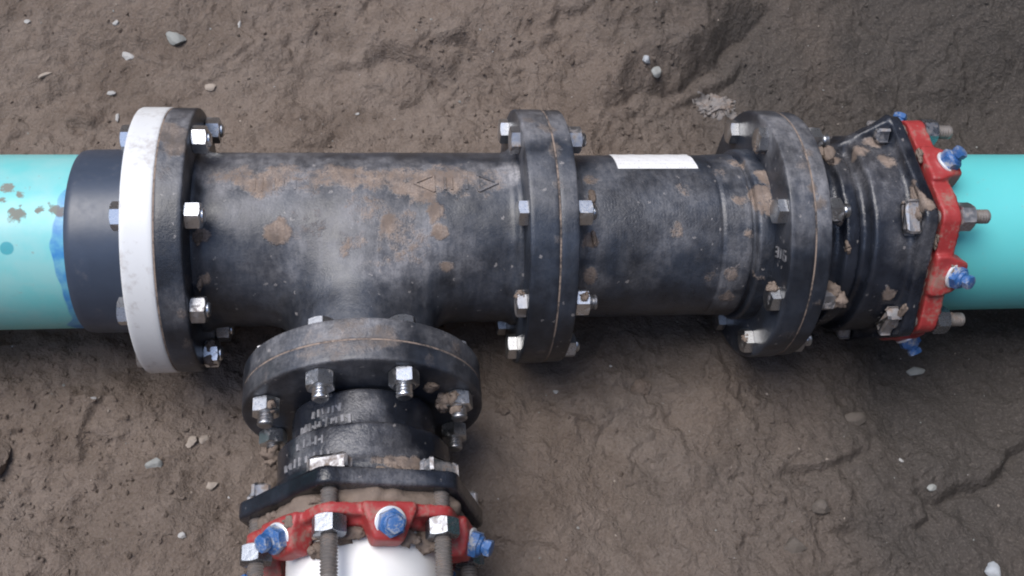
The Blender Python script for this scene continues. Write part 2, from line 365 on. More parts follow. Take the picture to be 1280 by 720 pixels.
def ground_h(x, y):
    x = np.asarray(x, float); y = np.asarray(y, float)
    z = base_h(x, y)
    z = z + .020 * fbm2(x * 3.3, y * 3.3, 3, 1) + .0055 * fbm2(x * 13, y * 13, 3, 5)
    cm = np.exp(-(((x + .40) / .14) ** 2 + ((y + .22) / .22) ** 2)) + np.exp(-(((x - .61) / .09) ** 2 + ((y + .31) / .07) ** 2)) + .6 * np.exp(-(((x - .70) / .12) ** 2 + ((y + .34) / .06) ** 2))
    cm = np.clip(cm * .8 + .22 + .45 * sst(.05, .75, fbm2(x * 4.2 + 9, y * 4.2, 3, 21)), 0, 1.1)
    wx, wy = x + .006 * noise2(x * 60, y * 60, 31), y + .006 * noise2(x * 60 + 9, y * 60, 32)
    f1, h1 = worley(wx * 42, wy * 42, 41); f2, h2 = worley(wx * 95, wy * 95, 47)
    z = z + cm * (.0085 * (h1 - .25) * sst(.75, .15, f1) + .0042 * (h2 - .2) * sst(.8, .15, f2))
    z = z + .0030 * fbm2(x * 45, y * 45, 3, 51) + .0016 * (np.abs(fbm2(x * 105, y * 105, 2, 61)) - .4)
    # broken crust: low terraces with ragged edges
    t = fbm2(x * 6.5 + 3, y * 6.5 - 8, 5, 71, .55); z = z + .005 * sst(.10, .16, t) - .004 * sst(-.25, -.31, t)
    for pl, hh, fall, side in SCARPS:
        px = [p[0] for p in pl]; py = [p[1] for p in pl]
        k = (x > min(px) - .2) & (x < max(px) + .2) & (y > min(py) - .2) & (y < max(py) + .2)
        if not np.any(k): continue
        X = x[k] + .012 * noise2(x[k] * 22, y[k] * 22, 81) + .0015 * noise2(x[k] * 110, y[k] * 110, 83); Y = y[k] + .012 * noise2(x[k] * 22 + 5, y[k] * 22, 82) + .0015 * noise2(x[k] * 110, y[k] * 110 + 4, 84)
        best = np.full(X.shape, 9.); sg = np.zeros(X.shape); along = np.zeros(X.shape); n = len(pl) - 1
        for i in range(n):
            ax_, ay_ = pl[i]; bx_, by_ = pl[i + 1]; dx, dy = bx_ - ax_, by_ - ay_; L2 = dx * dx + dy * dy
            t = ((X - ax_) * dx + (Y - ay_) * dy) / L2; tc = np.clip(t, 0, 1)
            d = np.hypot(X - ax_ - tc * dx, Y - ay_ - tc * dy); w = d < best
            best = np.where(w, d, best); sg = np.where(w, np.sign(dx * (Y - ay_) - dy * (X - ax_)), sg); along = np.where(w, (i + t) / n, along)
        win = sst(-.12, .2, along) * sst(1.12, .8, along)
        up = sg * side > 0
        z[k] += win * hh * np.where(up, np.exp(-best / fall) * sst(0, .006 + max(0, hh - .012) * 1.1, best), 0) - win * hh * .35 * np.exp(-best / .010)
    return z
def hg(x, y): return float(ground_h(np.array([x]), np.array([y]))[0])
def axis_pts(a, b, step, far0, far1):
    mid = list(np.arange(a, b, step)); lo = []; hi = []; s = step
    v = a
    while v > far0: s *= 1.16; v -= s; lo.append(v)
    s = step; v = mid[-1]
    while v < far1: s *= 1.16; v += s; hi.append(v)
    return np.array(lo[::-1] + mid + hi)
gx = axis_pts(-.72, 1.46, .0031, -40, 40); gy = axis_pts(-.52, .86, .0031, -40, 40)
GX, GY = np.meshgrid(gx, gy); GZ = ground_h(GX.ravel(), GY.ravel())
GV = np.stack([GX.ravel(), GY.ravel(), GZ], 1)
nx, ny = len(gx), len(gy); I = np.arange(nx * ny).reshape(ny, nx)
GF = np.stack([I[:-1, :-1], I[:-1, 1:], I[1:, 1:], I[1:, :-1]], -1).reshape(-1, 4)
gm = bpy.data.meshes.new('ground'); gm.vertices.add(len(GV)); gm.vertices.foreach_set('co', GV.ravel())
gm.loops.add(GF.size); gm.loops.foreach_set('vertex_index', GF.ravel().astype(np.int32))
gm.polygons.add(len(GF)); gm.polygons.foreach_set('loop_start', np.arange(0, GF.size, 4, dtype=np.int32))
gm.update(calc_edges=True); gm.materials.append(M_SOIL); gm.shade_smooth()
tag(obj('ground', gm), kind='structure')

# ------------------------------------------------------------------ pipes
XB = .0394                     # x of the branch axis
RP = .1116                     # radius of the eight inch line
pipe = thing('water_pipe', (-1.2, 0, AX - RP), 'pale teal plastic pipe with blue primer smear entering the white flange', 'pipe')
TEALDOT = [(-.374, -.068, .089, .0085, 1)]
TEALMUD = [(-.36, -.03, .108, .012, 1), (-.377, .003, .112, .009, 1), (-.362, -.005, .112, .007, 1), (-.319, -.026, .109, .011, 1), (-.337, -.026, .109, .007, .9), (-.379, -.014, .111, .007, .9)]
me = mesh('pipe_wall', *lathe([(-2.7, RP - .008), (-2.7, RP), (-.42, RP), (-.25, RP), (-.25, RP - .008)], 128, step=.5, caps=False), M_TEAL)
V, F = lathe([(-.44, RP), (-.25, RP)], 200, step=.0028, caps=False); V2, F2 = lathe([(-2.9, RP), (-.44, RP)], 200, step=.5, caps=False)
F2 = [tuple(i + len(V) for i in f) for f in F2]
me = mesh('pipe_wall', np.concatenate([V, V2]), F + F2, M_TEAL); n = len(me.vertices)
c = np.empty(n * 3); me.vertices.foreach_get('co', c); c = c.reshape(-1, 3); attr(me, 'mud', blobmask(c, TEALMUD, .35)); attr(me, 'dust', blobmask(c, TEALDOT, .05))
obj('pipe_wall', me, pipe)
pipe = thing('water_pipe', (1.3, 0, AX - RP), 'plain teal plastic pipe leaving the red restraint gland beside the dark soil', 'pipe')
obj('pipe_wall', mesh('pipe_wall', *lathe([(.735, RP - .002), (.735, RP), (3.0, RP), (3.0, RP - .002)], 128, step=.05, caps=False), M_TEAL), pipe)
pipe = thing('water_pipe', (XB, -.8, AX - .0876), 'white plastic pipe running out of the branch gland', 'pipe')
obj('pipe_wall', mesh('pipe_wall', *lathe([(-2.2, .0876), (-.385, .0876)], 112, 'Y', (XB, 0, 0), step=.05), M_WPIPE), pipe)

# ------------------------------------------------------------------ fasteners (local z along the bolt)
def hexring(af, z0, z1, ch0=True, ch1=True, seg=48):
    th = np.linspace(0, 2 * np.pi, seg, endpoint=False); rh = (af / 2) / np.cos(((th + math.pi / 6) % (math.pi / 3)) - math.pi / 6)
    rc = af / 2 * .965; drop = (rh - rc) * math.tan(math.radians(27))
    R = []
    R.append((np.minimum(rh, rc) if ch0 else rh, np.full(seg, z0)))
    if ch0: R.append((rh, z0 + drop))
    R.append((rh, z1 - drop * (1 if ch1 else 0)))
    if ch1: R.append((np.minimum(rh, rc), np.full(seg, z1)))
    V = np.concatenate([np.stack([r * np.cos(th), r * np.sin(th), z], 1) for r, z in R]); F = []
    for i in range(len(R) - 1):
        for j in range(seg): k = (j + 1) % seg; F.append((i * seg + j, i * seg + k, (i + 1) * seg + k, (i + 1) * seg + j))
    F.append(tuple(range(seg))[::-1]); F.append(tuple((len(R) - 1) * seg + j for j in range(seg)))
    return V, F
def join(*parts):
    Vs, Fs, o = [], [], 0
    for V, F in parts:
        Vs.append(np.asarray(V)); Fs += [tuple(int(i) + o for i in f) for f in F]; o += len(V)
    return np.concatenate(Vs), Fs
def thread(r, z0, z1, pitch=.0036):
    p = [(z0, r)]; z = z0
    while z + pitch < z1 - .002: p += [(z + pitch * .5, r - .0020), (z + pitch, r)]; z += pitch
    p += [(z1 - .0018, r - .0002), (z1, r - .0022)]
    return lathe(p, 24, 'Z', step=1)
AF = .0300
ME_BOLT = {}
def bolt_mesh(L, tip, mt):
    k = (round(L, 4), tip, mt.name)
    if k not in ME_BOLT:  # head sits under z=0, shank runs up to L + nut + tip
        ME_BOLT[k] = mesh('bolt', *join(hexring(AF, -.0125, -.0003, True, False), lathe([(-.001, .0094), (L + .001, .0094)], 20, 'Z', step=1), thread(.0094, L + .001, L + .0188 + tip)), mt, 30)
    return ME_BOLT[k]
ME_NUT = {mt.name: mesh('nut', *join(hexring(AF, .0003, .0185), lathe([(.0184, .0135), (.0192, .0128)], 24, 'Z', step=1)), mt, 30) for mt in (M_ZINC, M_ZINCD, M_DKNUT)}
rnd = random.Random(5)
def flange_bolt(parent, p0, direction, L, tip=.008, mt=M_ZINC, nm=None):
    q = Vector(direction).to_track_quat('Z', 'Y') @ Quaternion((0, 0, 1), rnd.uniform(0, math.pi / 3))
    b = obj('bolt', bolt_mesh(L, tip, mt), parent, Vector(p0) + Vector((0, 0, AX)) - parent.location, q)
    n = obj('nut', ME_NUT[(nm or mt).name], b, Vector((0, 0, L)), Quaternion((0, 0, 1), rnd.uniform(0, math.pi / 3)))
    return b
def ring_pos(axis, a, r, deg):
    t = math.radians(deg)
    return (a, -r * math.cos(t), r * math.sin(t)) if axis == 'X' else (XB + r * math.cos(t), a, r * math.sin(t))

def flange(a0, a1, R, rin, axis='X', ch=.0022, seg=160):
    """flat ring with eased rim edges; a0<a1"""
    c = (0, 0, 0) if axis == 'X' else (XB, 0, 0)
    return lathe([(a0, rin), (a0, R - ch), (a0 + ch * .35, R - ch * .3), (a0 + ch, R), (a1 - ch, R), (a1 - ch * .35, R - ch * .3), (a1, R - ch), (a1, rin)], seg, axis, c, step=.005, caps=True)

def lumps(pts, seed=1):
    """clinging mud: lumpy blobs given as (x,y,z,r) or (x,y,z,rx,ry,rz)"""
    rs = np.random.RandomState(seed); parts = []
    import bmesh
    bm = bmesh.new(); bmesh.ops.create_icosphere(bm, subdivisions=3, radius=1.0)
    S = np.array([v.co[:] for v in bm.verts]); Fi = [tuple(v.index for v in f.verts) for f in bm.faces]; bm.free()
    for i, p in enumerate(pts):
        R = np.array(p[3:6] if len(p) > 4 else (p[3],) * 3); c = np.array(p[:3])
        for j in range(6):                                           # a main lump with crumbs pressed against it
            k = .85 if j == 0 else rs.uniform(.28, .5); v = rs.normal(size=3); v /= np.linalg.norm(v)
            o = np.zeros(3) if j == 0 else v * R * rs.uniform(.45, .85)
            d = .85 + .34 * fbm3(S, 1.6, 3, seed * 7 + i * 11 + j) + .13 * fbm3(S, 6., 2, seed + i + j)
            parts.append((S * d[:, None] * R * k * rs.uniform(.8, 1.2, 3) + c + o, Fi))
    return join(*parts)
def mud_part(parent, pts, seed=1):
    return tag(obj('clinging_mud', mesh('clinging_mud', *lumps(pts, seed), M_MUD, 180), parent), kind='stuff')

# ------------------------------------------------------------------ white flange with slate socket
XW, XJ1, XT1 = -.2335, -.1957, -.1635
sock = thing('socket_flange', (-.26, 0, AX - .1715), 'bright white plastic flange ring with dark slate socket collar', 'flange')
obj('collar', mesh('collar', *lathe([(-.3094, .1118), (-.3094, .1148), (-.3078, .1165), (-.300, .1178), (XW + .002, .1188)], 160, step=.01), M_COLL), sock)
obj('flange', mesh('flange', *flange(XW, XJ1 - .0004, .1717, .10), M_WFLG), sock)

# ------------------------------------------------------------------ tee
TMUD = [(x_, .016 + .008 * math.sin(x_ * 90), .1125, .024, .66 + .16 * math.sin(x_ * 57)) for x_ in np.arange(-.13, .21, .014)] + [(.05, -.03, .11, .03, .52), (.09, -.06, .098, .040, .56), (.06, -.09, .07, .03, .45), (-.02, -.05, .10, .03, .42)] + [(-.152, -.059, .098, .013, 1), (-.063, -.055, .1, .019, .9), (.072, -.05, .102, .014, 1), (.065, -.079, .082, .018, .9), (.136, -.058, .098, .011, 1), (.143, -.09, .07, .010, .9), (.101, -.087, .073, .016, .6), (.028, -.068, .091, .026, .6), (.113, -.001, .114, .032, .85), (.149, .012, .113, .029, .85), (.079, .012, .113, .024, .75), (.132, -.031, .11, .016, 1), (.019, .013, .113, .018, .55), (-.02, .013, .113, .014, .5), (-.107, .013, .113, .017, .5), (-.068, .004, .114, .019, .5), (.086, -.111, .026, .011, .7), (-.006, -.112, -.02, .008, .8), (-.151, -.097, .059, .010, .9)]
TDUST = [(x_, .020, .1125, .024, 1.1) for x_ in np.arange(-.14, .23, .02)] + [(x_, .045, .105, .02, .7) for x_ in np.arange(-.14, .1, .03)] + [(.045, -.045, .105, .03, 1.0), (.085, -.06, .097, .04, 1.15), (.06, -.1, .05, .03, .8), (.03, -.05, .1, .03, .8)] + [(-.126, .013, .113, .032, .8), (-.078, .009, .114, .032, .8), (-.03, .013, .113, .032, .8), (.019, .013, .113, .032, .8), (.069, .012, .113, .032, .8), (.119, .008, .114, .032, .8), (.179, .012, .113, .029, .6), (.038, -.038, .107, .048, .7), (.087, -.065, .094, .057, .9), (-.01, -.056, .099, .048, .55), (.066, -.105, .045, .048, .6), (.036, -.114, .002, .038, .6), (-.096, -.032, .109, .038, .5), (.151, -.074, .087, .038, .5), (-.058, -.072, .089, .048, .3), (.22, .012, .113, .019, .6), (.067, -.087, .074, .043, .8), (-.111, .054, .1, .029, .5), (-.052, .064, .094, .038, .5)]
YT, YJ, YA = -.2012, -.2287, -.2545      # branch flange planes
RT = .1140; RBR = .0890; RB = .1437
tee = thing('tee_fitting', (XB, 0, AX - .1715), 'large black coated iron pipe tee with dusty barrel and side branch toward the white pipe', 'pipe tee')
def f_tee(P):
    x, y, z = P.T; r = np.sqrt(y * y + z * z); q = np.sqrt((x - XB) ** 2 + z * z)
    a = sd_cyl(r, x, RT, XT1 - .01, .2511, .001); b = sd_cyl(q, y, RBR, YT - .01, 0, .001)
    d = smin(a, b, .048)
    for c, s in ((XT1, 1), (.2411, -1)):                       # fillet against each flange
        d = smin(d, sd_cyl(r, x, RT + .004, c - .004, c + .004, .001), .014)
    d = smin(d, sd_cyl(q, y, RBR + .004, YT - .004, YT + .004, .001), .016)
    return d + .0006 * noise3(x * 40, y * 40, z * 40, 3)
V, F = nets(f_tee, (XT1 - .014, -.216, -.125), (.256, .125, .125), .0042)
obj('barrel', dirty(mesh('barrel', V, F, M_TEE, 180), TMUD, TDUST), tee)
FL1M = [(-.185, .045, .166, .024, 1), (-.174, .017, .171, .022, .8), (-.185, -.018, .171, .015, .5), (-.152, -.148, .088, .012, .6), (-.169, -.155, .074, .014, .6), (-.169, -.169, .03, .012, .6)]
MIDM = [(.275, .056, .163, .015, .7), (.278, .024, .17, .012, .75), (.278, -.036, .168, .010, .55), (.252, .076, .154, .014, .6), (.268, -.172, -.01, .011, .6), (.276, -.099, .141, .009, .5), (.278, .005, .17, .009, .6), (.278, -.07, .157, .008, .5)]
BFLM = [(.029, -.22, .144, .034, .6), (.064, -.228, .142, .026, .7), (-.015, -.23, .133, .022, .55), (.148, -.215, .095, .017, .6), (.011, -.238, .141, .022, .6), (-.07, -.246, .093, .016, .5), (.116, -.25, .122, .013, .5)]
obj('flange', dirty(mesh('flange', *flange(XJ1, XT1, .1712, .10), M_FLG), FL1M, [(-.18, .06, .16, .05, .9), (-.18, -.01, .17, .04, .5), (-.17, -.15, .08, .03, .4)]), tee)
obj('flange', dirty(mesh('flange', *flange(.2411, .2779, .1715, .10), M_FLG), MIDM, [(.26, .07, .157, .05, .7), (.26, -.03, .168, .04, .4)]), tee)
obj('flange', dirty(mesh('flange', *flange(YJ + .0004, YT, RB, .08, 'Y'), M_FLG), BFLM, [(.03, -.215, .14, .07, .9), (-.06, -.215, .10, .05, .6), (.14, -.21, .09, .05, .5)]), tee)
for a_, ax_, r_ in ((.27825, 'X', .1706), (XJ1 - .0002, 'X', .1708)):
    obj('gasket', mesh('gasket', *lathe([(a_ - .0012, r_ - .004), (a_ - .0012, r_), (a_ + .0012, r_), (a_ + .0012, r_ - .004)], 160, 'X', step=1, caps=False), M_GASK), tee)
obj('gasket', mesh('gasket', *lathe([(YJ - .0012, RB - .006), (YJ - .0012, RB - .0009), (YJ + .0012, RB - .0009), (YJ + .0012, RB - .006)], 160, 'Y', (XB, 0, 0), step=1, caps=False), M_GASK), tee)
# cast lettering and the double arrow, proud of the barrel
def on_barrel(x, e, h, R=RT): t = math.radians(e); return (x, -(R + h) * math.cos(t), (R + h) * math.sin(t))
def stroke(x0, e0, x1, e1, w=.0026, h=.0016, f=on_barrel, kx=None):
    kx = kx or RT * math.pi / 180
    dx, de = x1 - x0, (e1 - e0) * kx; L = math.hypot(dx, de) or 1; ux, ue = dx / L, de / L; px, pe = -ue * w / 2, ux * w / 2
    V = []
    for hh, s in ((-.002, 1.25), (h, .8)):
        for (a, b), t in (((x0, e0), -1), ((x0, e0), 1), ((x1, e1), 1), ((x1, e1), -1)):
            V.append(f(a + px * t * s, b + pe * t * s / kx, hh))
    return V, [(4, 5, 6, 7), (0, 1, 5, 4), (1, 2, 6, 5), (2, 3, 7, 6), (3, 0, 4, 7)]
rr = random.Random(3); S = []
x = -.118
while x < .092:                                                  # worn strokes, too caked with dust to read
    e0, e1 = 88.5 + rr.uniform(-1, 1), 97.5 + rr.uniform(-2, 1)
    S.append(stroke(x, e0, x + rr.uniform(-.001, .001), e1, rr.uniform(.002, .0036), rr.uniform(.0004, .0012)))
    if rr.random() < .45: S.append(stroke(x + .002, rr.uniform(e0, e1), x + rr.uniform(.005, .009), rr.uniform(e0, e1), .003, rr.uniform(.0003, .0009)))
    x += rr.uniform(.006, .015)
for a, b, c_ in ((.106, .131, 1), (.212, .187, 1)):
    for q in (((a, 93), (b, 99.5)), ((b, 99.5), (b, 86.5)), ((b, 86.5), (a, 93))): S.append(stroke(*q[0], *q[1], w=.0032, h=.0022))
for xx in (.145, .153, .172): S.append(stroke(xx, 88, xx, 98, w=.0035, h=.0018))
me = mesh('cast_lettering', *join(*S), M_LET, 20); dirty(me, TMUD, [(x, 0, .115, .06, .75) for x in np.arange(-.12, .22, .04)])
tag(obj('cast_lettering', me, tee), kind='stuff')
for e in range(8):
    d = 22.5 + 45 * e
    flange_bolt(tee, ring_pos('X', XW, .149, d), (1, 0, 0), XT1 - XW, .004, M_ZINC, rnd.choice((M_ZINC, M_ZINC, M_ZINCD)))
    flange_bolt(tee, ring_pos('X', .2411, .149, d), (1, 0, 0), .3021 - .2411, rnd.choice((.006, .008, .011)), rnd.choice((M_ZINC, M_ZINC, M_ZINCD)), rnd.choice((M_ZINC, M_ZINCD)))
    flange_bolt(tee, ring_pos('Y', YT, .1206, d), (0, -1, 0), YT - YA, .014, M_ZINC if d in (67.5, 112.5) else M_ZINCD, M_ZINC)
def near_nut(axis, a, r, deg, rad, off=(0, 0, 0)):
    p = ring_pos(axis, a, r, deg); return (p[0] + off[0], p[1] + off[1], p[2] + off[2], rad)
mud_part(tee, [near_nut('X', -.151, .149, -22.5, .014, (-.004, -.006, .004)), near_nut('X', -.150, .149, -22.5, .011, (-.006, .004, .010)), (-.156, -.100, .056, .006, .012, .007), (-.155, -.06, .098, .007, .011, .004),
               near_nut('Y', -.264, .1206, 157.5, .010, (.006, -.002, .010)), near_nut('Y', -.262, .1206, 22.5, .014, (-.006, -.004, .006)), near_nut('Y', -.285, .1206, 180 + 22.5, .015), (.135, -.262, .045, .016, .012, .018), (.118, -.258, .075, .012, .006, .010)], 3)

# ------------------------------------------------------------------ flanged spool
SPM = [(.333, .014, .11, .013, .7), (.326, -.028, .107, .013, .8), (.326, -.066, .09, .013, .9), (.329, -.097, .054, .013, .8), (.45, 0, .111, .019, .5), (.439, -.058, .095, .012, .6), (.51, .028, .107, .013, .5), (.527, -.019, .109, .012, .7), (.534, -.059, .094, .010, .7), (.517, -.096, .056, .013, .7), (.52, -.11, .018, .013, .7), (.491, -.098, .051, .011, .5), (.566, .013, .112, .019, 1), (.561, -.035, .109, .016, 1), (.555, -.013, .114, .017, 1), (.537, .046, .101, .013, .7), (.553, -.099, .052, .010, .6)]
SPD = [(a_, b_, c_, d_, e_ * .62) for a_, b_, c_, d_, e_ in [(.333, 0, .11, .03, .8), (.328, -.06, .09, .03, .8), (.33, -.1, .045, .025, .7), (.38, .02, .108, .045, .55), (.372, -.029, .107, .038, .5), (.45, .0, .111, .045, .6), (.44, -.058, .095, .03, .6), (.394, -.095, .058, .029, .35), (.53, .03, .105, .03, .8), (.53, -.03, .105, .03, .8), (.53, -.08, .08, .03, .7), (.515, -.1, .045, .025, .8), (.52, -.11, .01, .02, .8), (.41, -.04, .10, .06, .45), (.48, -.05, .1, .04, .4)]]
spool = thing('flanged_spool', (.44, 0, AX - .1715), 'short black ribbed iron pipe spool between two bolted flanges with white sticker', 'pipe spool')
obj('barrel', dirty(mesh('barrel', *lathe([(.3015, .1142), (.316, .1142), (.319, .1130), (.322, .1106), (.500, .1106), (.5015, .1098), (.5035, .1098), (.505, .1110), (.5395, .1125), (.5415, .1115), (.5425, .1085), (.5465, .1085), (.5475, .1165), (.5495, .1185), (.569, .1190)], 192, step=.003), M_SPL, 50), SPM, SPD), spool)
obj('flange', dirty(mesh('flange', *flange(.2786, .3021, .1708, .10), M_FLG), MIDM, [(.29, .07, .157, .04, .6), (.29, -.04, .166, .04, .4)]), spool)
RFM = [(.567, .049, .165, .02, .4), (.595, -.009, .172, .016, .6), (.602, -.042, .167, .012, .9), (.607, -.062, .16, .013, .8), (.602, .011, .172, .012, .7), (.602, -.124, .119, .008, .6), (.602, -.09, .145, .007, .6), (.602, -.15, .08, .007, .5), (.59, -.171, .017, .013, .5), (.616, -.156, .073, .011, .6)]
RFD = [(.585, .06, .16, .05, .8), (.59, 0, .171, .04, .7), (.585, -.08, .15, .04, .35), (.61, -.02, .168, .04, .8)]
rf = obj('flange', dirty(mesh('flange', *flange(.5682, .6008, .1715, .10), M_FLG), RFM, RFD), spool)
obj('gasket', mesh('gasket', *lathe([(.5999, .166), (.5999, .1706), (.6023, .1706), (.6023, .166)], 160, 'X', step=1, caps=False), M_GASK), spool)
# sticker wrapped on the barrel
ne, nxs = 24, 30; V = []; F = []
for i in range(ne + 1):
    e = 108.5 + 38 * i / ne
    for j in range(nxs + 1):
        V.append(on_barrel(.3735 + (.482 - .3735) * j / nxs, e, .0008 + .0003 * math.sin(j * .9) * math.sin(i * .7), .1106))
for i in range(ne):
    for j in range(nxs): a = i * (nxs + 1) + j; F.append((a, a + 1, a + nxs + 2, a + nxs + 1))
me = mesh('sticker', V, F, M_STICK); st = obj('sticker', me, spool); st['label'] = 'white printed paper sticker'
# raised size mark on the flange face
S = []
def on_face(u, v, h): t = math.radians(46); rr_ = .1405 + u; return (.5682 - h, -rr_ * math.cos(t) + v * math.sin(t), rr_ * math.sin(t) + v * math.cos(t))
def fs(x0, y0, x1, y1): S.append(stroke(x0, y0, x1, y1, .0026, .0015, on_face, 1.))
G = {'3': [(0, 1, 1, 1), (0, .5, 1, .5), (0, 0, 1, 0), (1, 0, 1, 1)], '1': [(.5, 0, .5, 1)], '6': [(0, 0, 0, 1), (0, 1, 1, 1), (0, .5, 1, .5), (0, 0, 1, 0), (1, 0, 1, .5)]}
for i, ch in enumerate('316'):
    for a, b, c_, d in G[ch]: fs((i - 1) * .0125 - .004 + a * .008, -.006 + b * .012, (i - 1) * .0125 - .004 + c_ * .008, -.006 + d * .012)
me = mesh('cast_mark', *join(*S), M_LET, 20); dirty(me, (), [(.568, -.095, .105, .09, 1.)]); obj('cast_mark', me, spool)
for e in range(8): flange_bolt(spool, ring_pos('X', .5682, .149, 22.5 + 45 * e), (1, 0, 0), .6234 - .5682, rnd.choice((.010, .013)), rnd.choice((M_ZINC, M_ZINC, M_ZINCD)), rnd.choice((M_ZINC, M_ZINCD)))
mud_part(spool, [near_nut('X', .560, .149, 22.5, .010, (.0, .008, .012)), near_nut('X', .640, .149, 22.5, .015, (.0, .004, .012)), near_nut('X', .646, .149, 22.5, .011, (.002, -.008, .008)), near_nut('X', .558, .149, 112.5, .009, (.004, -.006, -.008)), near_nut('X', .556, .149, -22.5, .007, (.002, -.002, .011)), (.332, -.012, .1105, .006, .014, .003), (.331, -.06, .0935, .005, .016, .004), (.664, -.086, .092, .006, .010, .009), near_nut('X', .310, .149, 22.5, .009, (.004, .0, .012)), near_nut('X', .232, .149, 22.5, .008, (.0, .004, .012)), (.640, .02, .155, .012, .02, .008)], 7)

# ------------------------------------------------------------------ joint adapters: bell, hexagonal bolting plate, throat flange
def adapter(root, axis, o, sgn, prof, plate, ap, rd, rot, k, extra=None, h=.0036, mud=(), dust=(), mt=M_GLOSS):
    """prof: list of (a0,a1,R) cylinders along the axis; plate=(a0,a1)"""
    cr, sr = math.cos(math.radians(rot)), math.sin(math.radians(rot))
    def split(P):
        if axis == 'X': return P[:, 0], -P[:, 1], P[:, 2]
        return P[:, 1], P[:, 0] - XB, P[:, 2]
    def f(P):
        a, u, v = split(P); r = np.sqrt(u * u + v * v); d = None
        for a0, a1, R in prof:
            c = sd_cyl(r, a, R, a0, a1, .004); d = c if d is None else smin(d, c, k)
        uu, vv = u * cr + v * sr, -u * sr + v * cr
        hx = sd_hex(uu, vv, ap) - rd; am, hw = (plate[0] + plate[1]) / 2, (plate[1] - plate[0]) / 2
        qx, qa = hx + .0025, np.abs(a - am) - hw + .0025
        pl = np.minimum(np.maximum(qx, qa), 0) + np.sqrt(np.maximum(qx, 0) ** 2 + np.maximum(qa, 0) ** 2) - .0025
        d = smin(d, pl, .009)
        if extra: d = extra(d, a, uu, vv, r)
        return d + .0007 * noise3(P[:, 0] * 55, P[:, 1] * 55, P[:, 2] * 55, 9)
    lo_a = min(min(q[0] for q in prof), plate[0]) - .008; hi_a = max(max(q[1] for q in prof), plate[1]) + .008; W = (ap + rd) * 1.19
    if axis == 'X': V, F = nets(f, (lo_a, -W, -W), (hi_a, W, W), h)
    else: V, F = nets(f, (XB - W, lo_a, -W), (XB + W, hi_a, W), h)
    me = dirty(mesh('bell', V, F, mt, 180), mud, dust); obj('bell', me, root)
ROT_R, ROT_B = 64., 47.
rad_ = thing('joint_adapter', (.69, 0, AX - .172), 'glossy black joint adapter with round flange and bell beside right red gland', 'pipe adapter')
def ribs_r(d, a, u, v, r):
    for e in (60,):                                    # webs that run out to some of the bolt corners
        c, s = math.cos(math.radians(e)), math.sin(math.radians(e)); p = u * c + v * s; t = -u * s + v * c
        top = .128 + (a - .672) * .55
        w = smax(smax(np.abs(t) - .008, p - top, .004), np.maximum(.665 - a, a - .75), .004); w = np.maximum(w, .09 - p); d = smin(d, w, .008)
    return d
RBM = [(.73, .064, .113, .020, 1), (.73, .026, .128, .016, 1), (.762, .064, .113, .013, 1), (.666, .034, .122, .010, .8), (.703, .043, .123, .015, .8), (.745, -.046, .153, .013, 1), (.751, -.059, .149, .012, 1), (.734, -.152, .051, .013, 1), (.738, -.157, .029, .012, 1), (.728, -.13, .05, .014, .9), (.74, -.03, .15, .014, .9), (.655, -.05, .11, .010, .7)]
adapter(rad_, 'X', 0, 1, [(.6200, .700, .1170), (.6600, .680, .1290), (.6950, .757, .1375)], (.7475, .7655), .149 * .866, .0215, ROT_R, .011, ribs_r, .0036, RBM, [(.7, .03, .125, .05, .5), (.72, -.03, .13, .03, .3), (.75, -.1, .12, .04, .3)])
obj('flange', dirty(mesh('flange', *flange(.6014, .6234, .1695, .10), M_FLG), RFM, RFD + [(.62, -.05, .16, .05, .6)]), rad_)
mud_part(rad_, [(.744, -.040, .146, .004, .016, .006), (.744, -.066, .141, .004, .012, .008), (.743, -.152, .040, .004, .006, .020)], 11)
bad = thing('joint_adapter', (XB, -.31, AX - .142), 'black branch joint adapter with raised dusty lettering on its bell', 'pipe adapter')
BBM = [(.07, -.357, .098, .011, .8), (.083, -.357, .092, .011, 1), (.097, -.357, .085, .012, 1), (.053, -.357, .102, .008, .6), (.139, -.293, .012, .019, .9), (.119, -.267, .061, .013, .6), (-.01, -.27, .075, .012, .5)]
BBD = [(-.013, -.287, .085, .016, .7), (-.031, -.297, .071, .014, .7), (-.026, -.33, .076, .022, .6), (.04, -.331, .1, .048, .45), (.062, -.34, .098, .038, .55), (.03, -.28, .085, .03, .5), (.05, -.39, .13, .05, .4)]
adapter(bad, 'Y', 0, -1, [(-.330, -.2600, .0845), (-.375, -.3080, .1005), (-.375, -.354, .1050)], (-.3910, -.3720), .1206 * .866, .0205, ROT_B, .008, None, .0034, BBM, BBD)
obj('flange', dirty(mesh('flange', *flange(YA, YJ - .0004, RB, .08, 'Y'), M_FLG), BFLM, [(.03, -.24, .14, .06, .6), (-.07, -.24, .09, .05, .5), (.15, -.24, .08, .04, .3)]), bad)
S = []; rr = random.Random(8)
for yy, R, e0, e1 in ((-.283, .0850, 108, 134), (-.297, .0850, 100, 146), (-.324, .1010, 116, 140), (-.343, .1010, 112, 150)):
    fb = lambda t, y, h, R=R: (XB + (R + h) * math.cos(math.radians(t)), y, (R + h) * math.sin(math.radians(t)))
    fsw = lambda a, b, h, fb=fb: fb(a, b, h)
    e = e0
    while e < e1:
        sk = math.pi / 180 * R
        def st2(ea, ya, eb, yb): 
            V, Fc = stroke(ya, ea, yb, eb, rr.uniform(.0026, .0044), .0011, lambda xx, ee, h: fb(ee, xx, h), sk); S.append((V, [q[::-1] for q in Fc]))
        q0, q1 = rr.uniform(.003, .006), rr.uniform(.003, .006)
        st2(e, yy - q0, e + rr.uniform(-1, 1), yy + q1)
        if rr.random() < .4: st2(e, yy + rr.uniform(-.004, .004), e + 3., yy + rr.uniform(-.004, .004))
        e += rr.uniform(3.6, 6.)
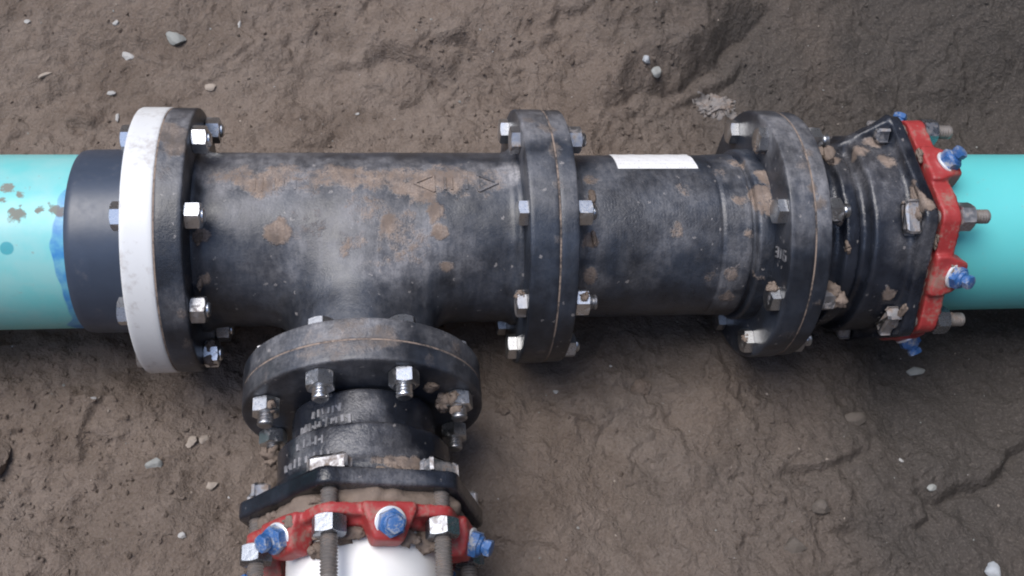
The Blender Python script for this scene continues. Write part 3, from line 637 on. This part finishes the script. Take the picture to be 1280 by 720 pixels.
me = mesh('cast_lettering', *join(*S), M_LET, 20); dirty(me, (), [(XB - .06, -.31, .07, .12, 1)]); tag(obj('cast_lettering', me, bad), kind='stuff')
mud_part(bad, [(.075, -.367, .098, .009, .007, .005), (.092, -.367, .091, .010, .007, .005), (.106, -.367, .083, .012, .007, .006), (.058, -.368, .104, .007, .005, .004)], 13)

# ------------------------------------------------------------------ red restraint glands
def gland(root, axis, a0, sgn, rp, rb, rot, ap, rd, packed, th, pe, back, ba):
    """a0: face nearest the plate, sgn: downstream direction along the axis"""
    cr, sr = math.cos(math.radians(rot)), math.sin(math.radians(rot)); TILT = math.radians(24)
    def f(P):
        if axis == 'X': a, u, v = (P[:, 0] - a0) * sgn, -P[:, 1], P[:, 2]
        else: a, u, v = (P[:, 1] - a0) * sgn, P[:, 0] - XB, P[:, 2]
        uu, vv = u * cr + v * sr, -u * sr + v * cr; r = np.sqrt(u * u + v * v)
        hx = sd_hex(uu, vv, ap) - rd
        # scallop each side of the hexagon a little so the lugs stand out
        d = np.maximum(hx, np.abs(a - th / 2) - th / 2 + .0015) - .0015
        d = smin(d, np.maximum(sd_cyl(r, a, rp + .018, -.002, th + .006, .003), rp + .0035 - r), .006)
        ang = np.arctan2(vv, uu); sec = np.round((ang - math.pi / 6) / (math.pi / 3)) * (math.pi / 3) + math.pi / 6
        c, s = np.cos(sec), np.sin(sec); p = uu * c + vv * s; t = -uu * s + vv * c
        tp = .029 - .42 * np.maximum(a - th * .6, 0)                       # pocket narrows downstream
        pocket = smax(smax(np.abs(t) - tp, np.maximum(-a, a - pe), .004), smax(p - (rb + .003 - .35 * np.maximum(a - pe + .020, 0)), rp + .005 - p, .003), .004)
        d = smin(d, pocket, .003)
        q_p, q_a = p - (rb - .010), a - ba                               # boss for the wedge bolt, leaning downstream
        al = q_p * math.cos(TILT) + q_a * math.sin(TILT); ac = -q_p * math.sin(TILT) + q_a * math.cos(TILT)
        d = smin(d, sd_cyl(np.sqrt(t * t + ac * ac), al, .0165, -.03, .010, .002), .004)
        sb = np.round(ang / (math.pi / 3)) * (math.pi / 3); c, s = np.cos(sb), np.sin(sb); p = uu * c + vv * s; t = -uu * s + vv * c
        nutcut = sd_cyl(np.sqrt((p - rb) ** 2 + t * t), a, .0215, th, .09, .001)
        d = smax(d, -nutcut, .003)
        return np.maximum(d, rp + .003 - r) + .0006 * noise3(P[:, 0] * 60, P[:, 1] * 60, P[:, 2] * 60, 4)
    W = (ap + rd) * 1.2
    if axis == 'X': V, F = nets(f, (min(a0 - .008, a0 + .066 * sgn), -W, -W), (max(a0 + .008, a0 + .066 * sgn), W, W), .0029)
    else: V, F = nets(f, (XB - W, min(a0 + .008, a0 + .066 * sgn), -W), (XB + W, max(a0 + .008, a0 + .066 * sgn), W), .0029)
    obj('gland_ring', mesh('gland_ring', V, F, M_RED, 180), root)
    D = Vector((sgn, 0, 0)) if axis == 'X' else Vector((0, sgn, 0))
    def rdir(deg):
        t = math.radians(deg); return Vector((0, -math.cos(t), math.sin(t))) if axis == 'X' else Vector((math.cos(t), 0, math.sin(t)))
    org = Vector((a0, 0, 0)) if axis == 'X' else Vector((XB, a0, 0))
    off = Vector((0, 0, AX)) - root.location
    for i in range(6):
        rv = rdir(rot + 60 * i); p = org + rv * rb + D * back + off
        tz = D; tx = tz.cross(rv).normalized(); ty = tz.cross(tx); R3 = Matrix((tx, ty, tz)).transposed().to_quaternion()
        b = obj('t_bolt', T_BOLT if axis == 'X' else T_BOLT_LONG, root, p, R3)
        obj('nut', rnd.choice(MJ_NUTS), b, Vector((0, 0, -back + th + .0002)), Quaternion((0, 0, 1), math.radians(30)))
    for i in range(6):
        rv = rdir(rot + 30 + 60 * i); w = (rv * math.cos(TILT) + D * math.sin(TILT)).normalized()
        p = org + rv * (rb - .010) + D * ba + w * .0105 + off
        q = w.to_track_quat('Z', 'Y') @ Quaternion((0, 0, 1), rnd.uniform(0, 1))
        b = obj('wedge_bolt', W_BOLT, root, p, q); obj('washer', W_WASH, b, Vector((0, 0, 0)))
    if packed:
        s0, s1, R = packed; rs = np.random.RandomState(4)
        V, F = lathe([(s0, rp + .003), (s0, R), ((s0 + s1) / 2, R + .002), (s1, R), (s1, rp + .003)], 160, axis, (0, 0, 0) if axis == 'X' else (XB, 0, 0), step=.003, caps=False)
        c = np.array((0, 0, 0) if axis == 'X' else (XB, 0, 0)); dv = V - c; k = 0 if axis == 'X' else 1; dv2 = dv.copy(); dv2[:, k] = 0
        rr_ = np.sqrt((dv2 ** 2).sum(1)); nn = fbm3(V, 45, 4, 6) * .006 + fbm3(V, 14, 2, 9) * .007; V = V + dv2 / rr_[:, None] * nn[:, None]
        tag(obj('packed_soil', mesh('packed_soil', V, F, M_MUD, 180), root), kind='stuff')
# T-head bolt: slab head under z=0, shank, long threaded tail
def tbox(hx, hy, z0, z1, ch=.0035):
    V = []; F = []
    for z, s in ((z0, ch), (z0 + ch, 0), (z1, 0)):
        for sx, sy in ((-1, -1), (1, -1), (1, 1), (-1, 1)):
            V += [(sx * (hx - s - (.003 if q else 0)), sy * (hy - s - (0 if q else .003)), z) for q in ((0, 1) if sx * sy < 0 else (1, 0))]
    for i in range(2):
        for j in range(8): k = (j + 1) % 8; F.append((i * 8 + j, i * 8 + k, i * 8 + 8 + k, i * 8 + 8 + j))
    F.append(tuple(range(8))[::-1]); F.append(tuple(range(16, 24))); return V, F
def t_bolt(L): return mesh('t_bolt', *join(tbox(.0225, .0105, -.0175, -.0004), lathe([(-.001, .0097), (.018, .0097)], 20, 'Z', step=1), thread(.0094, .018, L)), M_THREAD, 30)
T_BOLT, T_BOLT_LONG = t_bolt(.0985), t_bolt(.114)
for q in (T_BOLT, T_BOLT_LONG):
    q.materials.append(M_ZINCD)
    for pl in q.polygons:
        if pl.center.z < 0: pl.material_index = 1
MJ_NUTS = [mesh('nut', *hexring(.0325, 0, .0195), mt, 30) for mt in (M_DKNUT, M_DKNUT, M_ZINCD)]
W_BOLT = mesh('wedge_bolt', *join(hexring(.0262, .0025, .0130, False, True), lathe([(.0125, .0120), (.0160, .0100), (.0170, .0076), (.0195, .0074)], 32, 'Z', step=1), hexring(.0168, .0190, .0268, True, True)), M_BLUE, 30)
W_WASH = mesh('washer', *lathe([(-.0005, .011), (-.0005, .0160), (.0005, .0168), (.0022, .0168), (.0030, .0158), (.0030, .011)], 40, 'Z', step=1), M_WASH, 30)
g1 = thing('restraint_gland', (.80, 0, AX - .172), 'red restraint gland with blue wedge bolts clamping the teal pipe', 'pipe gland')
gland(g1, 'X', .7745, 1, RP, .149, ROT_R, .149 * .866 - .005, .0195, (.7650, .7760, .136), .0255, .050, -.0285, .025)
g2 = thing('restraint_gland', (XB, -.44, AX - .142), 'red restraint gland with blue wedge bolts clamping the white branch pipe', 'pipe gland')
gland(g2, 'Y', -.4080, -1, .0876, .1206, ROT_B, .1206 * .866 - .0065, .0165, (-.4100, -.3900, .113), .0130, .040, -.0365, .018)
def mp(axis, a, r, deg): return ring_pos(axis, a, r, deg)
mud_part(g1, [mp('X', .822, .150, 4) + (.016, .009, .010), mp('X', .800, .150, 38) + (.008, .010, .008), mp('X', .771, .146, 52) + (.005, .012, .010), mp('X', .771, .148, 66) + (.006, .010, .008), mp('X', .771, .15, 100) + (.005, .012, .006), mp('X', .768, .150, 118) + (.005, .016, .008)], 17)
mud_part(g2, [mp('Y', -.436, .096, 107) + (.024, .012, .010), mp('Y', -.444, .092, 122) + (.014, .012, .008), mp('Y', -.439, .095, 47) + (.018, .014, .010), mp('Y', -.434, .098, 96) + (.014, .009, .008), mp('Y', -.438, .097, 62) + (.014, .010, .008), mp('Y', -.418, .122, 128) + (.010, .008, .006), mp('Y', -.478, .1206, 167) + (.013, .014, .013), mp('Y', -.400, .119, 115) + (.008, .006, .006), mp('Y', -.402, .117, 146) + (.010, .007, .008)], 19)

# ------------------------------------------------------------------ stones and clods lying on the soil
def rock(name, label, cat, x, y, s, mt, seed, flat=.65, rz=0., sink=.35, ang=.0, group=None):
    import bmesh
    bm = bmesh.new(); bmesh.ops.create_icosphere(bm, subdivisions=3, radius=1.0)
    S = np.array([v.co[:] for v in bm.verts]); Fi = [tuple(v.index for v in f.verts) for f in bm.faces]; bm.free()
    rs = np.random.RandomState(seed)
    d = np.ones(len(S)) * 1.1
    for _ in range(9 + int(ang * 6)):                                # planar facets
        n = rs.normal(size=3); n /= np.linalg.norm(n); c = rs.uniform(.55, .9); dot = S @ n
        d = np.where(dot > 1e-3, np.minimum(d, c / np.maximum(dot, 1e-3)), d)
    d = d * (1 + .06 * fbm3(S, 2.2, 3, seed))
    sx, sy = s if isinstance(s, tuple) else (s, s * rs.uniform(.7, .95))
    V = S * d[:, None] * np.array((sx, sy, min(sx, sy) * flat)); c, q = math.cos(rz), math.sin(rz)
    V = np.stack([V[:, 0] * c - V[:, 1] * q, V[:, 0] * q + V[:, 1] * c, V[:, 2]], 1)
    z0 = V[:, 2].min(); z1 = V[:, 2].max(); V[:, 2] -= z0
    o = obj(name, mesh(name, V, Fi, mt, 28), None, (x, y, hg(x, y) - sink * (z1 - z0)))
    return tag(o, label, cat, group)
rock('stone', 'smooth grey pebble above the white flange in the soil bank', 'stone', -.26, .482, (.017, .013), M_STG, 1, .8, -.5)
rock('stone', 'angular white stone chip on the bank left of the grey pebble', 'stone', -.338, .461, (.015, .010), M_STW, 2, .5, -.7, ang=1)
rock('stone', 'tiny white stone highest on the left bank', 'stone', -.357, .508, .0065, M_STW, 3)
rock('stone', 'thin pale stone sliver on the bank above the left tee barrel', 'stone', -.16, .513, (.003, .0085), M_STW, 4, .7, -.2)
rock('stone', 'narrow tan stone sliver near the left edge of the bank', 'stone', -.46, .421, (.012, .0042), M_STB, 5, .8, .55)
rock('stone', 'small flat pale pebble just above the white flange', 'stone', -.36, .392, (.0075, .0045), M_STW, 6)
rock('stone', 'upright white chip touching the soil beside the white flange top', 'stone', -.347, .350, (.0042, .0085), M_STW, 7, .8)
rock('stone', 'low tan pebble on the bank right of the white flange top', 'stone', -.203, .405, (.010, .007), M_STB, 8)
rock('stone', 'tiny white speck of stone at the upper left corner', 'stone', -.496, .515, .005, M_STW, 9)
rock('stone', 'dark grey angular stone on the floor below the white flange', 'stone', -.237, -.240, (.012, .009), M_STG, 10, .8, .4, ang=1, sink=.25)
rock('stone', 'larger pebble of the touching pair left of the branch flange', 'stone', -.195, -.206, (.011, .008), M_STB, 11, .7, .2)
rock('stone', 'smaller pebble of the touching pair left of the branch flange', 'stone', -.177, -.203, (.008, .007), M_STB, 12, .8)
rock('stone', 'round tan pebble left of the branch plate', 'stone', -.163, -.269, (.008, .007), M_STB, 13)
rock('stone', 'small white stone near the bottom edge left of the branch gland', 'stone', -.193, -.341, (.0055, .0045), M_STW, 14)
rock('stone', 'tiny white stone on the floor under the teal pipe', 'stone', -.323, -.148, .0042, M_STW, 15)
rock('stone', 'squarish pale grey stone wedged in the soil above the spool', 'stone', .523, .442, (.009, .011), M_STL, 16, .9, .1, ang=1)
rock('stone', 'darker grey stone right beside the squarish pale one', 'stone', .543, .430, (.011, .010), M_STG, 17, .8, .5)
rock('stone', 'bluish white stone at the bottom right corner', 'stone', .903, -.433, (.012, .012), M_STL, 18, .8, .3, ang=1, sink=.2)
rock('stone', 'small pale stone on the dark floor above the long crack', 'stone', .849, -.312, (.0075, .006), M_STG, 19)
rock('stone', 'tiny pale stone in the middle of the dark right floor', 'stone', .819, -.265, .0045, M_STW, 20)
rock('stone', 'small white stone on the floor below the middle flange', 'stone', .312, -.149, .0045, M_STW, 21)
rock('stone', 'tiny white grain on the soil above the middle of the tee', 'stone', .032, .358, .0034, M_STW, 22)
rock('stone', 'flat dull stone in the shadow under the right gland', 'stone', .897, -.113, (.016, .009), M_STG, 23, .5)
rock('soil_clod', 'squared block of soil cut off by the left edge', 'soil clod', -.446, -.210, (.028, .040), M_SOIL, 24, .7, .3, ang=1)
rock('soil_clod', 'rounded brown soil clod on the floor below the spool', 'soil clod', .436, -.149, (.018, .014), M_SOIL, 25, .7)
rock('soil_clod', 'low dark soil clod near the bottom right of the floor', 'soil clod', .618, -.389, (.017, .013), M_CLODD, 26, .7, sink=.5)
rock('soil_clod', 'dark soil clod in the crack below the right flange', 'soil clod', .668, -.340, (.016, .011), M_CLODD, 27, .7, .4, sink=.5)
rock('soil_clod', 'raised dark soil clod under the right bell', 'soil clod', .758, -.201, (.020, .012), M_CLODD, 28, .6, .3)
rock('soil_clod', 'small dark soil clod right of the branch bell', 'soil clod', .228, -.182, (.012, .009), M_SOIL, 30, .8)
# pale crumbled lump above the right flange: one crusted patch of many grains
import bmesh
bm = bmesh.new(); bmesh.ops.create_icosphere(bm, subdivisions=5, radius=1.0)
S5 = np.array([v.co[:] for v in bm.verts]); F5 = [tuple(v.index for v in f.verts) for f in bm.faces]; bm.free()
d5 = .85 + .30 * fbm3(S5, 1.7, 3, 91) + .16 * fbm3(S5, 6., 3, 95); V5 = S5 * d5[:, None] * np.array((.040, .027, .011))
V5[:, 2] += ground_h(V5[:, 0] + .655, V5[:, 1] + .392) - hg(.655, .392) + .0018 * fbm3(S5, 14., 2, 99)
tag(obj('crumbled_stone', mesh('crumbled_stone', V5, F5, M_CALI, 180), None, (.655, .392, hg(.655, .392) - .0015)), 'pale crumbling stone lump in the bank above the right flange', 'stone')

# loose crumbs and grit: too many to count
import bmesh
bm = bmesh.new(); bmesh.ops.create_icosphere(bm, subdivisions=1, radius=1.0)
S0 = np.array([v.co[:] for v in bm.verts]); F0 = np.array([[v.index for v in f.verts] for f in bm.faces]); bm.free()
def scatter(name, n, size, mats, seed, label, cat, dens):
    rs = np.random.RandomState(seed); X = rs.uniform(-.68, 1.42, n * 6); Y = rs.uniform(-.5, .82, n * 6)
    k = rs.uniform(0, 1, n * 6) < dens(X, Y); X, Y = X[k][:n], Y[k][:n]; n = len(X); Z = ground_h(X, Y)
    R = size[0] + (size[1] - size[0]) * rs.uniform(0, 1, n) ** 3.2
    A = rs.normal(size=(n, 3, 3)); Q = np.linalg.qr(A)[0]
    J = 1 + .38 * rs.uniform(-1, 1, (n, len(S0))); P = S0[None] * J[..., None] * np.stack([np.ones(n), rs.uniform(.6, 1, n), rs.uniform(.5, .8, n)], 1)[:, None]
    P = np.einsum('nij,nkj->nki', Q, P) * R[:, None, None] + np.stack([X, Y, Z + R * .10], 1)[:, None]
    FF = (F0[None] + (np.arange(n) * len(S0))[:, None, None]).reshape(-1, 3)
    me = mesh(name, P.reshape(-1, 3), FF, mats[0], 0)
    for m_ in mats[1:]: me.materials.append(m_)
    if len(mats) > 1: me.polygons.foreach_set('material_index', np.repeat(rs.randint(0, len(mats), n), len(F0)).astype(np.int32))
    return tag(obj(name, me), label, cat, None, 'stuff')
def d_crumb(x, y):
    c = np.exp(-(((x + .38) / .16) ** 2 + ((y + .2) / .24) ** 2)) + 1.3 * np.exp(-(((x - .61) / .08) ** 2 + ((y + .31) / .06) ** 2)) + .5 * np.exp(-(((x - .7) / .12) ** 2 + ((y + .34) / .06) ** 2))
    return np.clip(.10 + c + .5 * sst(.1, .7, fbm2(x * 4.2 + 9, y * 4.2, 3, 21)), 0, 1)
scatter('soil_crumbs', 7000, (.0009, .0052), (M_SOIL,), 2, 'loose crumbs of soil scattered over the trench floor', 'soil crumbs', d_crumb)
scatter('grit', 620, (.0008, .0026), (M_STW, M_STG, M_STB), 6, 'fine pale grit scattered over the soil', 'grit', lambda x, y: np.clip(.6 - .3 * x, .15, 1))
